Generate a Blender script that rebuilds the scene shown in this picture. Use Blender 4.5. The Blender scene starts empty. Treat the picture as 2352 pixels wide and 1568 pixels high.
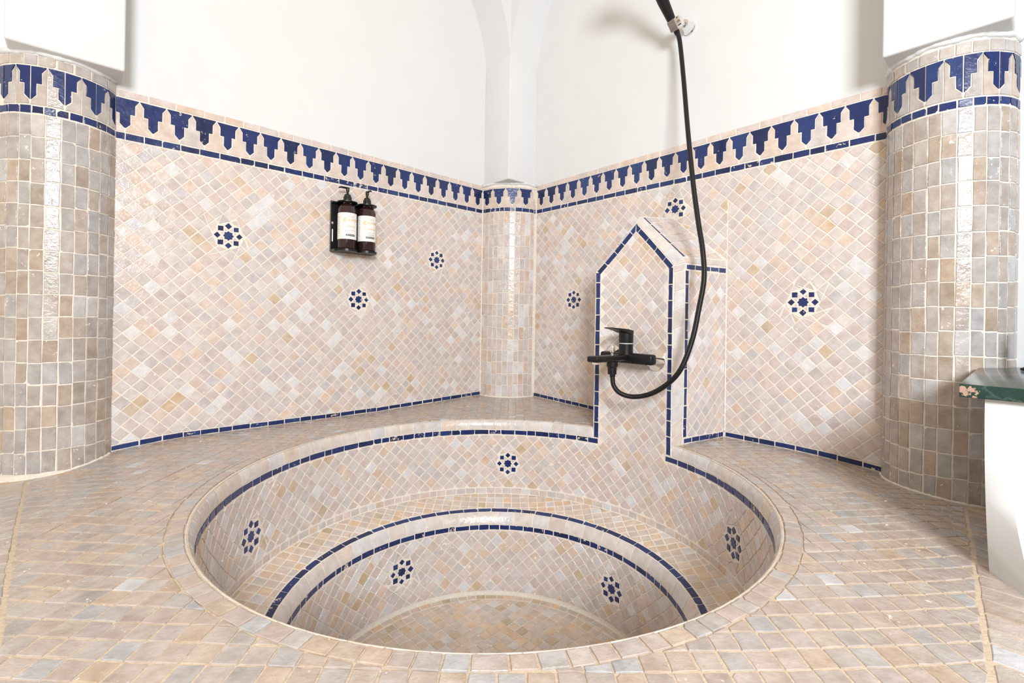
import bpy, bmesh, math, random
from math import sin, cos, pi, sqrt, radians, atan2, hypot, floor
from mathutils import Vector, Matrix
random.seed(11)
SC = bpy.context.scene
COL = SC.collection
V = Vector

# ------------------------------------------------------------------ camera
H_CAM, F_PX, CY_PX, ROLL = 0.40, 1080.0, 729.56, 0.01564
cam_d = bpy.data.cameras.new('camera')
cam = bpy.data.objects.new('camera', cam_d)
COL.objects.link(cam)
cam_d.sensor_width = 36.0
cam_d.lens = 36.0 * F_PX / 2352.0
cam_d.shift_y = (CY_PX - 784.0) / 2352.0
cam_d.clip_start = 0.02
c_, s_ = cos(ROLL), sin(ROLL)
cam.matrix_world = Matrix(((c_, -s_, 0, 0), (0, 0, -1, 0), (s_, c_, 0, H_CAM), (0, 0, 0, 1)))
SC.camera = cam

# ------------------------------------------------------------------ light
world = bpy.data.worlds.new('world')
SC.world = world
world.use_nodes = True
bg = world.node_tree.nodes['Background']
bg.inputs[0].default_value = (1.0, 0.80, 0.58, 1)   # warm bounce of the rooms around
bg.inputs[1].default_value = 0.58

def area(name, loc, target, sx, sy, power, col):
    d = bpy.data.lights.new(name, 'AREA')
    d.shape = 'RECTANGLE'; d.size = sx; d.size_y = sy; d.energy = power; d.color = col
    o = bpy.data.objects.new(name, d)
    COL.objects.link(o)
    o.location = loc
    o.rotation_euler = (V(target) - V(loc)).to_track_quat('-Z', 'Y').to_euler()
    return o
# the window in the wall behind the camera (its reflection is the streak on the columns)
area('window_daylight', (0.38, -1.35, 1.27), (0.1, 1.5, 0.45), 0.66, 0.58, 62.0, (0.94, 0.975, 1.0))

vs = SC.view_settings
vs.view_transform = 'Standard'
vs.look = 'None'
vs.gamma = 1.0
vs.use_curve_mapping = False
vs.exposure = 0.47

# ------------------------------------------------------------------ materials
def nt(name):
    m = bpy.data.materials.new(name)
    m.use_nodes = True
    t = m.node_tree
    b = t.nodes['Principled BSDF']
    return m, t, b
def node(t, typ, **kw):
    n = t.nodes.new(typ)
    for k, v in kw.items():
        if k.startswith('i_'):
            n.inputs[k[2:].replace('_', ' ')].default_value = v
        else:
            setattr(n, k, v)
    return n
def mixc(t, fac, a, b, typ='MIX'):
    n = t.nodes.new('ShaderNodeMix'); n.data_type = 'RGBA'; n.blend_type = typ
    for sock, val in ((n.inputs[0], fac), (n.inputs[6], a), (n.inputs[7], b)):
        if hasattr(val, 'links'): t.links.new(val, sock)
        elif isinstance(val, (int, float)): sock.default_value = val
        else: sock.default_value = (*val, 1) if len(val) == 3 else val
    return n.outputs[2]
def rng(t, val, a, b, c=0.0, d=1.0):
    n = t.nodes.new('ShaderNodeMapRange'); n.clamp = True
    t.links.new(val, n.inputs[0])
    for i, x in enumerate((a, b, c, d)):
        if hasattr(x, 'links'): t.links.new(x, n.inputs[i + 1])
        else: n.inputs[i + 1].default_value = x
    return n.outputs[0]
def math_(t, op, a, b=0.0):
    n = t.nodes.new('ShaderNodeMath'); n.operation = op
    for i, x in enumerate((a, b)):
        if hasattr(x, 'links'): t.links.new(x, n.inputs[i])
        else: n.inputs[i].default_value = x
    return n.outputs[0]
def noise(t, vec, scale, detail=3.0, rough=0.55):
    n = t.nodes.new('ShaderNodeTexNoise')
    n.inputs['Scale'].default_value = scale; n.inputs['Detail'].default_value = detail
    n.inputs['Roughness'].default_value = rough
    t.links.new(vec, n.inputs['Vector'])
    return n.outputs['Fac']
def bump(t, b, h, strength, dist):
    n = t.nodes.new('ShaderNodeBump')
    n.inputs['Strength'].default_value = strength; n.inputs['Distance'].default_value = dist
    t.links.new(h, n.inputs['Height']); t.links.new(n.outputs[0], b.inputs['Normal'])

GROUT = (0.87, 0.82, 0.755)

def tile_material(name, rough0, rough1, smear_lo, smear_hi, mott, rust, under=GROUT, wavy=0.33, lit=(0.22, (0.92, 0.90, 0.88))):
    m, t, b = nt(name)
    at = node(t, 'ShaderNodeAttribute', attribute_name='tint')
    geo = node(t, 'ShaderNodeNewGeometry')
    off = t.nodes.new('ShaderNodeVectorMath'); off.operation = 'MULTIPLY_ADD'
    t.links.new(at.outputs['Color'], off.inputs[0])
    off.inputs[1].default_value = (37.0, 53.0, 71.0)
    t.links.new(geo.outputs['Position'], off.inputs[2])
    vec = off.outputs[0]; pos = geo.outputs['Position']
    n1 = noise(t, vec, 34, 4)
    n2 = noise(t, vec, 150, 3)
    dark = mixc(t, 1.0, at.outputs['Color'], (0.80, 0.78, 0.75), 'MULTIPLY')
    lite = mixc(t, lit[0], at.outputs['Color'], lit[1])
    c = mixc(t, rng(t, n1, 0.3, 0.7), dark, lite)
    c = mixc(t, mott, at.outputs['Color'], c)
    warm = mixc(t, 1.0, at.outputs['Color'], rust, 'MULTIPLY')
    c = mixc(t, rng(t, n2, 0.60, 0.74, 0.0, 0.55), c, warm)
    sm = noise(t, pos, 70, 7, 0.68)
    big = noise(t, pos, 6.5, 3)
    lim = math_(t, 'SUBTRACT', smear_hi, math_(t, 'MULTIPLY', at.outputs['Alpha'], 0.14))
    lim = math_(t, 'SUBTRACT', lim, math_(t, 'MULTIPLY', rng(t, big, 0.42, 0.68), 0.05))
    lim2 = math_(t, 'ADD', lim, smear_lo)
    mask = rng(t, sm, lim, lim2)
    c = mixc(t, mask, c, under)
    t.links.new(c, b.inputs['Base Color'])
    r = rng(t, n1, 0.3, 0.7, rough0, rough1)
    r = math_(t, 'ADD', r, math_(t, 'MULTIPLY', mask, 0.45))
    t.links.new(r, b.inputs['Roughness'])
    b.inputs['Specular IOR Level'].default_value = 0.5
    hgt = math_(t, 'ADD', noise(t, vec, 95, 2), math_(t, 'MULTIPLY', noise(t, vec, 420, 2), 0.18))
    bump(t, b, hgt, wavy, 0.004)
    return m
M = {}
M['tile'] = tile_material('zellige_glaze', 0.10, 0.26, 0.04, 0.735, 0.75, (1.0, 0.84, 0.66))
M['blue'] = tile_material('cobalt_glaze', 0.14, 0.32, 0.035, 0.70, 0.5, (0.6, 0.62, 0.75), (0.70, 0.60, 0.50), 0.16, (0.08, (0.10, 0.16, 0.36)))

def plain(name, col, rough=0.5, metal=0.0, nscale=0, nstr=0.0, nvar=0.0, spec=0.5):
    m, t, b = nt(name)
    b.inputs['Base Color'].default_value = (*col, 1)
    b.inputs['Roughness'].default_value = rough
    b.inputs['Metallic'].default_value = metal
    b.inputs['Specular IOR Level'].default_value = spec
    if nscale:
        geo = node(t, 'ShaderNodeNewGeometry')
        n = noise(t, geo.outputs['Position'], nscale, 6)
        if nstr: bump(t, b, n, nstr, 0.01)
        if nvar:
            c = mixc(t, rng(t, n, 0.3, 0.7), tuple(x * (1 - nvar) for x in col), col)
            t.links.new(c, b.inputs['Base Color'])
    return m
M['grout'] = plain('grout', GROUT, 0.85, 0, 140, 0.25, 0.16, 0.2)
M['bench_grout'] = plain('bench_grout', (0.66, 0.545, 0.42), 0.85, 0, 140, 0.25, 0.2, 0.2)
M['plaster'] = plain('plaster', (0.735, 0.76, 0.79), 0.8, 0, 9, 0.10, 0.03, 0.2)
M['black'] = plain('black_metal', (0.008, 0.008, 0.010), 0.36, 0, 300, 0.03, spec=.35)
M['rubber'] = plain('black_hose', (0.007, 0.007, 0.009), 0.33, 0, 400, 0.02, spec=.4)
M['chrome'] = plain('chrome', (0.86, 0.87, 0.88), 0.07, 1.0)
M['ring'] = plain('pale_ring', (0.75, 0.75, 0.75), 0.3)
M['pump'] = plain('black_plastic', (0.010, 0.010, 0.011), 0.3, 0, 300, 0.02)
M['label'] = plain('label_paper', (0.86, 0.86, 0.85), 0.45, 0, 200, 0.02)
M['gold'] = plain('gold_print', (0.78, 0.42, 0.10), 0.4, 0.2)
M['ink'] = plain('dark_print', (0.05, 0.045, 0.05), 0.5)
M['greyink'] = plain('grey_print', (0.42, 0.40, 0.42), 0.5)
def amber():
    m, t, b = nt('amber_bottle')
    b.inputs['Base Color'].default_value = (0.030, 0.012, 0.014, 1)
    b.inputs['Roughness'].default_value = 0.09
    b.inputs['Coat Weight'].default_value = 0.4
    geo = node(t, 'ShaderNodeNewGeometry')
    bump(t, b, noise(t, geo.outputs['Position'], 60, 1), 0.05, 0.004)
    return m
M['amber'] = amber()
def stone():
    m, t, b = nt('green_stone')
    geo = node(t, 'ShaderNodeNewGeometry'); pos = geo.outputs['Position']
    n = noise(t, pos, 22, 8, 0.7)
    c = mixc(t, rng(t, n, 0.3, 0.72), (0.005, 0.026, 0.023), (0.020, 0.062, 0.052))
    vein = rng(t, math_(t, 'ABSOLUTE', math_(t, 'SUBTRACT', noise(t, pos, 9, 5), 0.5)), 0.0, 0.014, 0.5, 0.0)
    c = mixc(t, vein, c, (0.09, 0.16, 0.14))
    sep = node(t, 'ShaderNodeSeparateXYZ'); t.links.new(pos, sep.inputs[0])
    chip = math_(t, 'MULTIPLY', rng(t, noise(t, pos, 42, 5, 0.6), 0.585, 0.60), rng(t, sep.outputs[2], 0.300, 0.299))
    c = mixc(t, chip, c, (0.44, 0.30, 0.23))
    t.links.new(c, b.inputs['Base Color'])
    t.links.new(rng(t, chip, 0, 1, 0.16, 0.8), b.inputs['Roughness'])
    bump(t, b, n, 0.05, 0.004)
    return m
M['stone'] = stone()

# ------------------------------------------------------------------ object helpers
CEN = {}
def link(o, parent=None, kind=None, label=None, cat=None, group=None):
    COL.objects.link(o)
    if parent is not None:
        o.parent = parent
        o.matrix_parent_inverse = Matrix.Translation(-CEN.get(parent.name, V((0, 0, 0))))
    if kind: o['kind'] = kind
    if label: o['label'] = label
    if cat: o['category'] = cat
    if group: o['group'] = group
    return o
def mk(name, verts, faces, mat, parent=None, smooth=False, recalc=False, **kw):
    vs_ = [V(v) for v in verts]
    lo = V((min(v.x for v in vs_), min(v.y for v in vs_), min(v.z for v in vs_)))
    hi = V((max(v.x for v in vs_), max(v.y for v in vs_), max(v.z for v in vs_)))
    cen = V(((lo.x + hi.x) / 2, (lo.y + hi.y) / 2, lo.z))
    me = bpy.data.meshes.new(name)
    me.from_pydata([v - cen for v in vs_], [], faces)
    me.materials.append(M[mat])
    if recalc:
        bm = bmesh.new(); bm.from_mesh(me)
        bmesh.ops.recalc_face_normals(bm, faces=bm.faces)
        bm.to_mesh(me); bm.free()
    if smooth: me.polygons.foreach_set('use_smooth', [True] * len(me.polygons))
    o = bpy.data.objects.new(name, me)
    o.location = cen
    link(o, parent, **kw)
    CEN[o.name] = cen
    return o
def empty(name, loc, **kw):
    o = bpy.data.objects.new(name, None)
    o.location = loc; o.empty_display_size = 0.05
    link(o, None, **kw)
    CEN[o.name] = V(loc)
    return o
def smooth_by_angle(o, deg=35):
    me = o.data
    bm = bmesh.new(); bm.from_mesh(me)
    for f in bm.faces: f.smooth = True
    for e in bm.edges:
        if len(e.link_faces) == 2 and e.calc_face_angle(0) > radians(deg): e.smooth = False
    bm.to_mesh(me); bm.free()
    return o
def lathe(profile, base, zax=V((0, 0, 1)), n=28):
    zax = V(zax).normalized()
    x = zax.orthogonal().normalized(); y = zax.cross(x)
    vs_, fs = [], []
    for r, z in profile:
        for k in range(n):
            a = 2 * pi * k / n
            vs_.append(V(base) + zax * z + (x * cos(a) + y * sin(a)) * max(r, 1e-5))
    for i in range(len(profile) - 1):
        for k in range(n):
            k2 = (k + 1) % n
            fs.append((i * n + k, i * n + k2, (i + 1) * n + k2, (i + 1) * n + k))
    fs.append(tuple(range(n))[::-1]); fs.append(tuple((len(profile) - 1) * n + k for k in range(n)))
    return vs_, fs
def obox(cen, ax, half, bev=0.0, seg=2):
    bm = bmesh.new()
    bmesh.ops.create_cube(bm, size=2.0)
    for v in bm.verts:
        v.co = V((v.co.x * half[0], v.co.y * half[1], v.co.z * half[2]))
    if bev: bmesh.ops.bevel(bm, geom=list(bm.edges), offset=bev, segments=seg, profile=0.5, affect='EDGES')
    bm.verts.index_update()
    vs_ = [V(cen) + ax[0] * v.co.x + ax[1] * v.co.y + ax[2] * v.co.z for v in bm.verts]
    fs = [tuple(v.index for v in f.verts) for f in bm.faces]
    bm.free()
    return vs_, fs
def prism(poly, up, bev=0.0):
    """poly: list of 3D points (planar, any order), extruded by vector up"""
    n = len(poly)
    vs_ = [V(p) for p in poly] + [V(p) + V(up) for p in poly]
    fs = [tuple(range(n))[::-1], tuple(range(n, 2 * n))]
    fs += [(i, (i + 1) % n, n + (i + 1) % n, n + i) for i in range(n)]
    if bev:
        bm = bmesh.new()
        bv = [bm.verts.new(v) for v in vs_]
        for f in fs: bm.faces.new([bv[i] for i in f])
        bmesh.ops.recalc_face_normals(bm, faces=bm.faces)
        bmesh.ops.bevel(bm, geom=list(bm.edges), offset=bev, segments=3, profile=0.5, affect='EDGES')
        bm.verts.index_update()
        vs_ = [v.co.copy() for v in bm.verts]; fs = [tuple(v.index for v in f.verts) for f in bm.faces]
        bm.free()
    return vs_, fs
def catmull(pts, per=12):
    pts = [V(p) for p in pts]
    P = [pts[0] * 2 - pts[1]] + pts + [pts[-1] * 2 - pts[-2]]
    out = []
    for i in range(1, len(P) - 2):
        a, b, c, d = P[i - 1:i + 3]
        for k in range(per):
            t = k / per
            out.append(0.5 * ((2 * b) + (c - a) * t + (2 * a - 5 * b + 4 * c - d) * t * t + (3 * b - a - 3 * c + d) * t ** 3))
    out.append(pts[-1])
    return out
def resample(pts, step):
    out = [pts[0]]; acc = 0.0
    for a, b in zip(pts, pts[1:]):
        L = (b - a).length; t = step - acc
        while t <= L:
            out.append(a.lerp(b, t / L)); t += step
        acc = (acc + L) % step
    return out
def tube(pts, radii, n=14, caps=True):
    vs_, fs = [], []
    prev = None
    for i, p in enumerate(pts):
        t = (pts[min(i + 1, len(pts) - 1)] - pts[max(i - 1, 0)]).normalized()
        if prev is None: x = t.orthogonal().normalized()
        else: x = (prev - t * prev.dot(t)).normalized()
        prev = x; y = t.cross(x)
        r = radii[i] if hasattr(radii, '__len__') else radii
        for k in range(n):
            a = 2 * pi * k / n
            vs_.append(p + (x * cos(a) + y * sin(a)) * r)
    for i in range(len(pts) - 1):
        for k in range(n):
            k2 = (k + 1) % n
            fs.append((i * n + k, i * n + k2, (i + 1) * n + k2, (i + 1) * n + k))
    if caps:
        fs.append(tuple(range(n))[::-1]); fs.append(tuple((len(pts) - 1) * n + k for k in range(n)))
    return vs_, fs
def merge(*parts):
    vs_, fs = [], []
    for a, b in parts:
        o = len(vs_); vs_ += a; fs += [tuple(i + o for i in f) for f in b]
    return vs_, fs

# ------------------------------------------------------------------ plan of the alcove
C0 = V((-0.01457, 2.45241))                     # corner where the two tiled walls meet
dL = V((-0.73743674, -0.67541621)); nL = V((0.67541621, -0.73743674))
dR = V((0.67365878, -0.73904252)); nR = V((-0.73904252, -0.67365878))
TC = V((-0.044, 1.2065))                        # tub centre
R_LIP, R_WALL, R_SEAT, R_LOW = 0.647, 0.635, 0.514, 0.495
Z_STRIP0, Z_STRIP1, Z_SAND, Z_TIP, Z_BLUE, Z_CAP = 0.912, 0.933, 0.9365, 0.947, 1.036, 1.060
COL_L = (C0 + dL * 1.694 + nL * -0.045, 0.1255)
COL_R = (C0 + dR * 1.679 + nR * -0.006, 0.125)
COL_C = (C0.copy(), 0.187)
def zb(x, y):                                    # the hand-laid bench rises to the corner and dips at the columns
    z = 0.045 * max(0.0, y - 1.95)
    z -= 0.10 * max(0.0, abs(x) - 0.85) * min(1.0, max(0.0, (1.5 - y) / 0.25))
    return z
def LP(s, off, z): p = C0 + dL * s + nL * off; return V((p.x, p.y, z))
def RP(s, off, z): p = C0 + dR * s + nR * off; return V((p.x, p.y, z))
def uvL(x, y): d = V((x, y)) - C0; return d.dot(dL), d.dot(nL)
def uvR(x, y): d = V((x, y)) - C0; return d.dot(dR), d.dot(nR)

# surfaces: (u, v) -> point, outward normal
def S_wallL(u, v): return LP(u, 0, v), V((nL.x, nL.y, 0))
def S_wallR(u, v): return RP(u, 0, v), V((nR.x, nR.y, 0))
def S_col(c, r):
    def f(u, v):
        a = u / r; return V((c.x + r * cos(a), c.y + r * sin(a), v)), V((cos(a), sin(a), 0))
    return f
def S_bowl(r0, r1=None, z0=0, z1=1):            # inner side of the tub; u = angle * r0, v = z
    def f(u, v):
        a = u / r0
        r = r0 if r1 is None else r0 + (r1 - r0) * (v - z0) / (z1 - z0)
        return V((TC.x + r * cos(a), TC.y + r * sin(a), v)), V((-cos(a), -sin(a), 0))
    return f
def slope_n(f, x, y, e=.01):
    return V(((f(x - e, y) - f(x + e, y)) / (2 * e), (f(x, y - e) - f(x, y + e)) / (2 * e), 1)).normalized()
def S_floor(x, y): return V((x, y, zb(x, y))), slope_n(zb, x, y)
def S_flat(zf):
    def f(x, y):
        if callable(zf): return V((x, y, zf(x, y))), slope_n(zf, x, y)
        return V((x, y, zf)), V((0, 0, 1))
    return f
def S_quad(a, b, c, d, W, Hh):                  # bilinear a(0,0) b(W,0) c(W,H) d(0,H)
    a, b, c, d = V(a), V(b), V(c), V(d)
    n = ((b - a) + (c - d)).cross((d - a) + (c - b)).normalized()
    def f(u, v):
        s, t = u / W, v / Hh
        return (a * (1 - s) + b * s) * (1 - t) + (d * (1 - s) + c * s) * t, n
    return f

# ------------------------------------------------------------------ polygons in surface coordinates
def parea(p): return 0.5 * sum(p[i][0] * p[(i + 1) % len(p)][1] - p[(i + 1) % len(p)][0] * p[i][1] for i in range(len(p)))
def pcen(p):
    A = parea(p)
    if abs(A) < 1e-12: return (sum(q[0] for q in p) / len(p), sum(q[1] for q in p) / len(p))
    cx = cy = 0
    for i in range(len(p)):
        x0, y0 = p[i]; x1, y1 = p[(i + 1) % len(p)]; k = x0 * y1 - x1 * y0
        cx += (x0 + x1) * k; cy += (y0 + y1) * k
    return cx / (6 * A), cy / (6 * A)
def clip(p, a, b, c):                           # keep a*x + b*y <= c
    out = []
    for i in range(len(p)):
        q, r = p[i], p[(i + 1) % len(p)]
        dq, dr = a * q[0] + b * q[1] - c, a * r[0] + b * r[1] - c
        if dq <= 0: out.append(q)
        if (dq < 0 < dr) or (dr < 0 < dq):
            t = dq / (dq - dr); out.append((q[0] + (r[0] - q[0]) * t, q[1] + (r[1] - q[1]) * t))
    return out
def clip_rect(p, x0, x1, y0, y1):
    for a, b, c in ((1, 0, x1), (-1, 0, -x0), (0, 1, y1), (0, -1, -y0)):
        if len(p) > 2: p = clip(p, a, b, c)
    return p if len(p) > 2 else []
def ccw(p): return p if parea(p) > 0 else p[::-1]
def subtract(p, K):                             # p minus convex K -> list of convex pieces
    K = ccw(K)
    xs, ys = [q[0] for q in p], [q[1] for q in p]
    if max(xs) < min(k[0] for k in K) or min(xs) > max(k[0] for k in K) or max(ys) < min(k[1] for k in K) or min(ys) > max(k[1] for k in K):
        return [p]
    rest, out = p, []
    for i in range(len(K)):
        (x0, y0), (x1, y1) = K[i], K[(i + 1) % len(K)]
        a, b = y1 - y0, -(x1 - x0); c = a * x0 + b * y0       # inside: a x + b y <= c
        o = clip(rest, -a, -b, -c)
        if len(o) > 2 and abs(parea(o)) > 1e-9: out.append(o)
        rest = clip(rest, a, b, c)
        if len(rest) < 3: break
    return out
def inset(p, d):
    p = ccw(p); n = len(p); out = []
    # drop near duplicate points
    q = [p[i] for i in range(n) if hypot(p[i][0] - p[i - 1][0], p[i][1] - p[i - 1][1]) > 4e-4]
    n = len(q)
    if n < 3: return []
    for i in range(n):
        a, b, c = q[i - 1], q[i], q[(i + 1) % n]
        e1 = V((b[0] - a[0], b[1] - a[1])).normalized(); e2 = V((c[0] - b[0], c[1] - b[1])).normalized()
        n1, n2 = V((-e1.y, e1.x)), V((-e2.y, e2.x))
        m = n1 + n2
        k = max(0.35, m.length_squared / 2)
        m = m / k if m.length > 1e-6 else n1
        out.append((b[0] + m.x * d, b[1] + m.y * d))
    return out if parea(out) > 0 else []
def rag(p, jit, chip):                          # hand cut edges: extra points, chipped corners
    out = []; n = len(p)
    for i in range(n):
        a, b = p[i], p[(i + 1) % n]; z = p[i - 1]
        L = hypot(b[0] - a[0], b[1] - a[1]); L0 = hypot(a[0] - z[0], a[1] - z[1])
        if random.random() < chip and L > .016 and L0 > .016:
            k = random.uniform(.002, .006)
            out.append((a[0] + (z[0] - a[0]) * k / L0, a[1] + (z[1] - a[1]) * k / L0))
            out.append((a[0] + (b[0] - a[0]) * k / L, a[1] + (b[1] - a[1]) * k / L))
        else:
            out.append((a[0] + random.uniform(-jit, jit), a[1] + random.uniform(-jit, jit)))
        if L > .016:
            t = random.uniform(.35, .65); w = random.uniform(-1.1, .9) * jit
            out.append((a[0] + (b[0] - a[0]) * t - (b[1] - a[1]) / L * -w, a[1] + (b[1] - a[1]) * t + (b[0] - a[0]) / L * -w))
    return out
def hsh(i, j, k=0):
    x = sin(i * 127.1 + j * 311.7 + k * 74.7) * 43758.5453
    return x - floor(x)
def lattice(u0, v0, a, ang, box, jit=.0011, seed=0):
    """squares of side a turned by ang about (u0, v0), covering box"""
    ca, sa = cos(ang), sin(ang)
    x0, x1, y0, y1 = box
    us, vs_ = [], []
    for x in (x0, x1):
        for y in (y0, y1):
            us.append(((x - u0) * ca + (y - v0) * sa) / a); vs_.append((-(x - u0) * sa + (y - v0) * ca) / a)
    def vert(i, j):
        x, y = i * a, j * a
        return (u0 + x * ca - y * sa + (hsh(i, j, seed) - .5) * 2 * jit, v0 + x * sa + y * ca + (hsh(i, j, seed + 9) - .5) * 2 * jit)
    for i in range(floor(min(us)) - 1, floor(max(us)) + 2):
        for j in range(floor(min(vs_)) - 1, floor(max(vs_)) + 2):
            p = [vert(i, j), vert(i + 1, j), vert(i + 1, j + 1), vert(i, j + 1)]
            if max(q[0] for q in p) < x0 or min(q[0] for q in p) > x1 or max(q[1] for q in p) < y0 or min(q[1] for q in p) > y1: continue
            yield p

# ------------------------------------------------------------------ colours of the hand made tiles (albedo)
PAL = {
    'wall': [((.650, .575, .560), 44), ((.610, .580, .585), 19), ((.715, .590, .510), 13), ((.630, .500, .360), 2.5),
             ((.745, .760, .790), 9), ((.690, .640, .615), 13)],
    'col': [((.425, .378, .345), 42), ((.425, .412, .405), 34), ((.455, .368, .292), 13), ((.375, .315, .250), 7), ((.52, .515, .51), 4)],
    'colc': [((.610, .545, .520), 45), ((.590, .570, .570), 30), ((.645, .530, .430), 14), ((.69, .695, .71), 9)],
    'bench': [((.460, .385, .340), 46), ((.425, .388, .358), 28), ((.490, .388, .302), 14), ((.425, .418, .414), 8), ((.57, .59, .62), 2), ((.485, .43, .38), 9)],
    'tub': [((.655, .575, .545), 42), ((.610, .575, .560), 27), ((.690, .560, .460), 12), ((.600, .485, .330), 4), ((.70, .715, .74), 9)],
    'basin': [((.680, .570, .480), 42), ((.620, .565, .510), 24), ((.720, .545, .385), 17), ((.570, .465, .310), 8), ((.69, .685, .68), 8)],
    'cream': [((.660, .620, .585), 60), ((.660, .660, .670), 30), ((.67, .59, .52), 12)],
    'sand': [((.690, .595, .540), 60), ((.660, .605, .580), 25), ((.71, .58, .48), 8)],
    'blue': [((.011, .027, .135), 60), ((.009, .020, .090), 25), ((.017, .043, .170), 15)],
}
def pick(k):
    L = PAL[k]; r = random.uniform(0, sum(w for _, w in L))
    for c, w in L:
        r -= w
        if r <= 0: break
    v = random.uniform(.94, 1.05); h = random.uniform(-.018, .018)
    if k == 'blue': return tuple(x * v for x in c)
    return (min(.88, c[0] * v + h), c[1] * .99 * v, max(0.005, c[2] * 1.02 * v - h))

# ------------------------------------------------------------------ tiles
def project(P):
    x, y = P.x / P.y, -(P.z - H_CAM) / P.y
    return 1176 + F_PX * (c_ * x - s_ * y), CY_PX + F_PX * (s_ * x + c_ * y)
CAMP = V((0, 0, H_CAM))
def score(P, N, A):                             # how large a tile shows from where the photograph was taken
    d = CAMP - P
    if P.y < .05: return 0
    cs = N.dot(d.normalized())
    if cs <= 0.01: return 0
    x, y = project(P)
    if not (-12 < x < 2364 and -12 < y < 1580): return 0
    if P.z < -.005:
        t = (0 - CAMP.z) / (P.z - CAMP.z); q = CAMP + (P - CAMP) * t
        if hypot(q.x - TC.x, q.y - TC.y) > R_LIP + .004: return 0
    return A * cs / d.length_squared
class Tiles:
    def __init__(s): s.L = []
    def bull(s, a0, a1, prof, pal, name='lip_tile', th=.0014, wear=.3, gap=.0011):
        """a tile rounded over a circular lip: prof is its (radius, height) section"""
        g = gap / prof[0][0]; a0 += g * random.uniform(.7, 1.5); a1 -= g * random.uniform(.7, 1.5)
        cols = 4; m = len(prof); vs_ = []; fs = []
        c = pick(pal); j = [random.uniform(-.0006, .0006) for _ in range(cols)]
        for lev in (-.003, th):
            for k in range(cols):
                a = a0 + (a1 - a0) * k / (cols - 1)
                for i, (r, z) in enumerate(prof):
                    (r0, z0), (r1, z1) = prof[max(i - 1, 0)], prof[min(i + 1, m - 1)]
                    t = V((r1 - r0, z1 - z0)).normalized(); n = V((-t.y, t.x))
                    if n.x > 0 and n.y < 0 or n.dot(V((-1, 1))) < 0: n = -n
                    e = j[k] if i in (0, m - 1) else 0
                    vs_.append(V((TC.x + (r + n.x * lev + t.x * e) * cos(a), TC.y + (r + n.x * lev + t.x * e) * sin(a), z + n.y * lev + t.y * e)))
        q = cols * m
        vs_ += [v.copy() for v in vs_[q:]]             # own edge points, so the rounded face shades smoothly by itself
        for k in range(cols - 1):
            for i in range(m - 1):
                fs.append((q + k * m + i, q + (k + 1) * m + i, q + (k + 1) * m + i + 1, q + k * m + i + 1))
            for i in (0, m - 1): fs.append((k * m + i, (k + 1) * m + i, 2 * q + (k + 1) * m + i, 2 * q + k * m + i))
        for k in (0, cols - 1):
            for i in range(m - 1): fs.append((k * m + i, k * m + i + 1, 2 * q + k * m + i + 1, 2 * q + k * m + i))
        am_ = (a0 + a1) / 2; r, z = prof[m // 2]
        O = V((TC.x + r * cos(am_), TC.y + r * sin(am_), z)); N = V((-cos(am_), -sin(am_), 1)).normalized()
        s.L.append((vs_, fs, (*c, wear), 'tile', O, score(O, N, (a1 - a0) * r * .04), name))
    def add(s, poly, surf, pal='wall', gap=.0012, th=.0013, jit=.0005, chip=.05, wear=None, flat=True, name='tile', minA=5e-5, tilt=.010, col=None):
        if len(poly) < 3 or abs(parea(poly)) < minA: return
        p = inset(poly, gap + random.uniform(0, .0005) + random.random() ** 4 * .0012)
        if len(p) < 3 or parea(p) < minA * .5: return
        area_ = parea(p)
        p = rag(p, jit, chip)
        cu, cv = pcen(p)
        O, N = surf(cu, cv)
        tx = N.orthogonal().normalized(); ty = N.cross(tx)
        tl = tx * random.uniform(-tilt, tilt) + ty * random.uniform(-tilt, tilt)
        pts = []
        for u, v in p:
            q, _ = surf(u, v)
            if flat: q = q - N * (q - O).dot(N)
            q = q + N * (q - O).dot(tl)
            pts.append(q)
        n = len(pts)
        nn = V((0, 0, 0))
        for i in range(n): nn += (pts[i] - O).cross(pts[(i + 1) % n] - O)
        if nn.dot(N) < 0: pts.reverse()
        vs_ = [q - N * .003 for q in pts] + [q + N * (th - .0007) for q in pts]
        ins = []
        for q in pts:
            d = O - q; L = d.length
            ins.append(q + d * min(.4, .0010 / max(L, 1e-5)) + N * th)
        vs_ += ins
        fs = []
        for k in (0, n):
            for i in range(n):
                j = (i + 1) % n
                fs.append((k + i, k + j, k + n + j, k + n + i))
        fs.append(tuple(range(2 * n, 3 * n)))
        c = col or pick(pal)
        w = random.random() ** 2 * .8 if wear is None else wear
        s.L.append((vs_, fs, (*c, w), 'blue' if pal == 'blue' else 'tile', O, score(O, N, area_), name))
    def build(s, parent, limit=300, rest='tile_field'):
        byname = {}
        for t in s.L: byname.setdefault(t[6], []).append(t)
        left = {}
        for nm, L in byname.items():
            L.sort(key=lambda t: -t[5])
            for k, t in enumerate(L):
                if k < limit and t[5] > 0: tile_obj(t, parent)
                else: left.setdefault(t[3], []).append(t)
        for mat, L in left.items():
            vs_, fs, cols = [], [], []
            for t in L:
                o = len(vs_); vs_ += t[0]
                for f in t[1]:
                    fs.append(tuple(i + o for i in f)); cols += [t[2]] * len(f)
            o = mk(rest if mat == 'tile' else rest.replace('tile', 'blue_tile'), vs_, fs, mat, parent, kind='stuff')
            tint(o.data, cols)
def tint(me, cols):
    a = me.attributes.new('tint', 'FLOAT_COLOR', 'CORNER')
    a.data.foreach_set('color', [x for c in cols for x in c])
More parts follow.
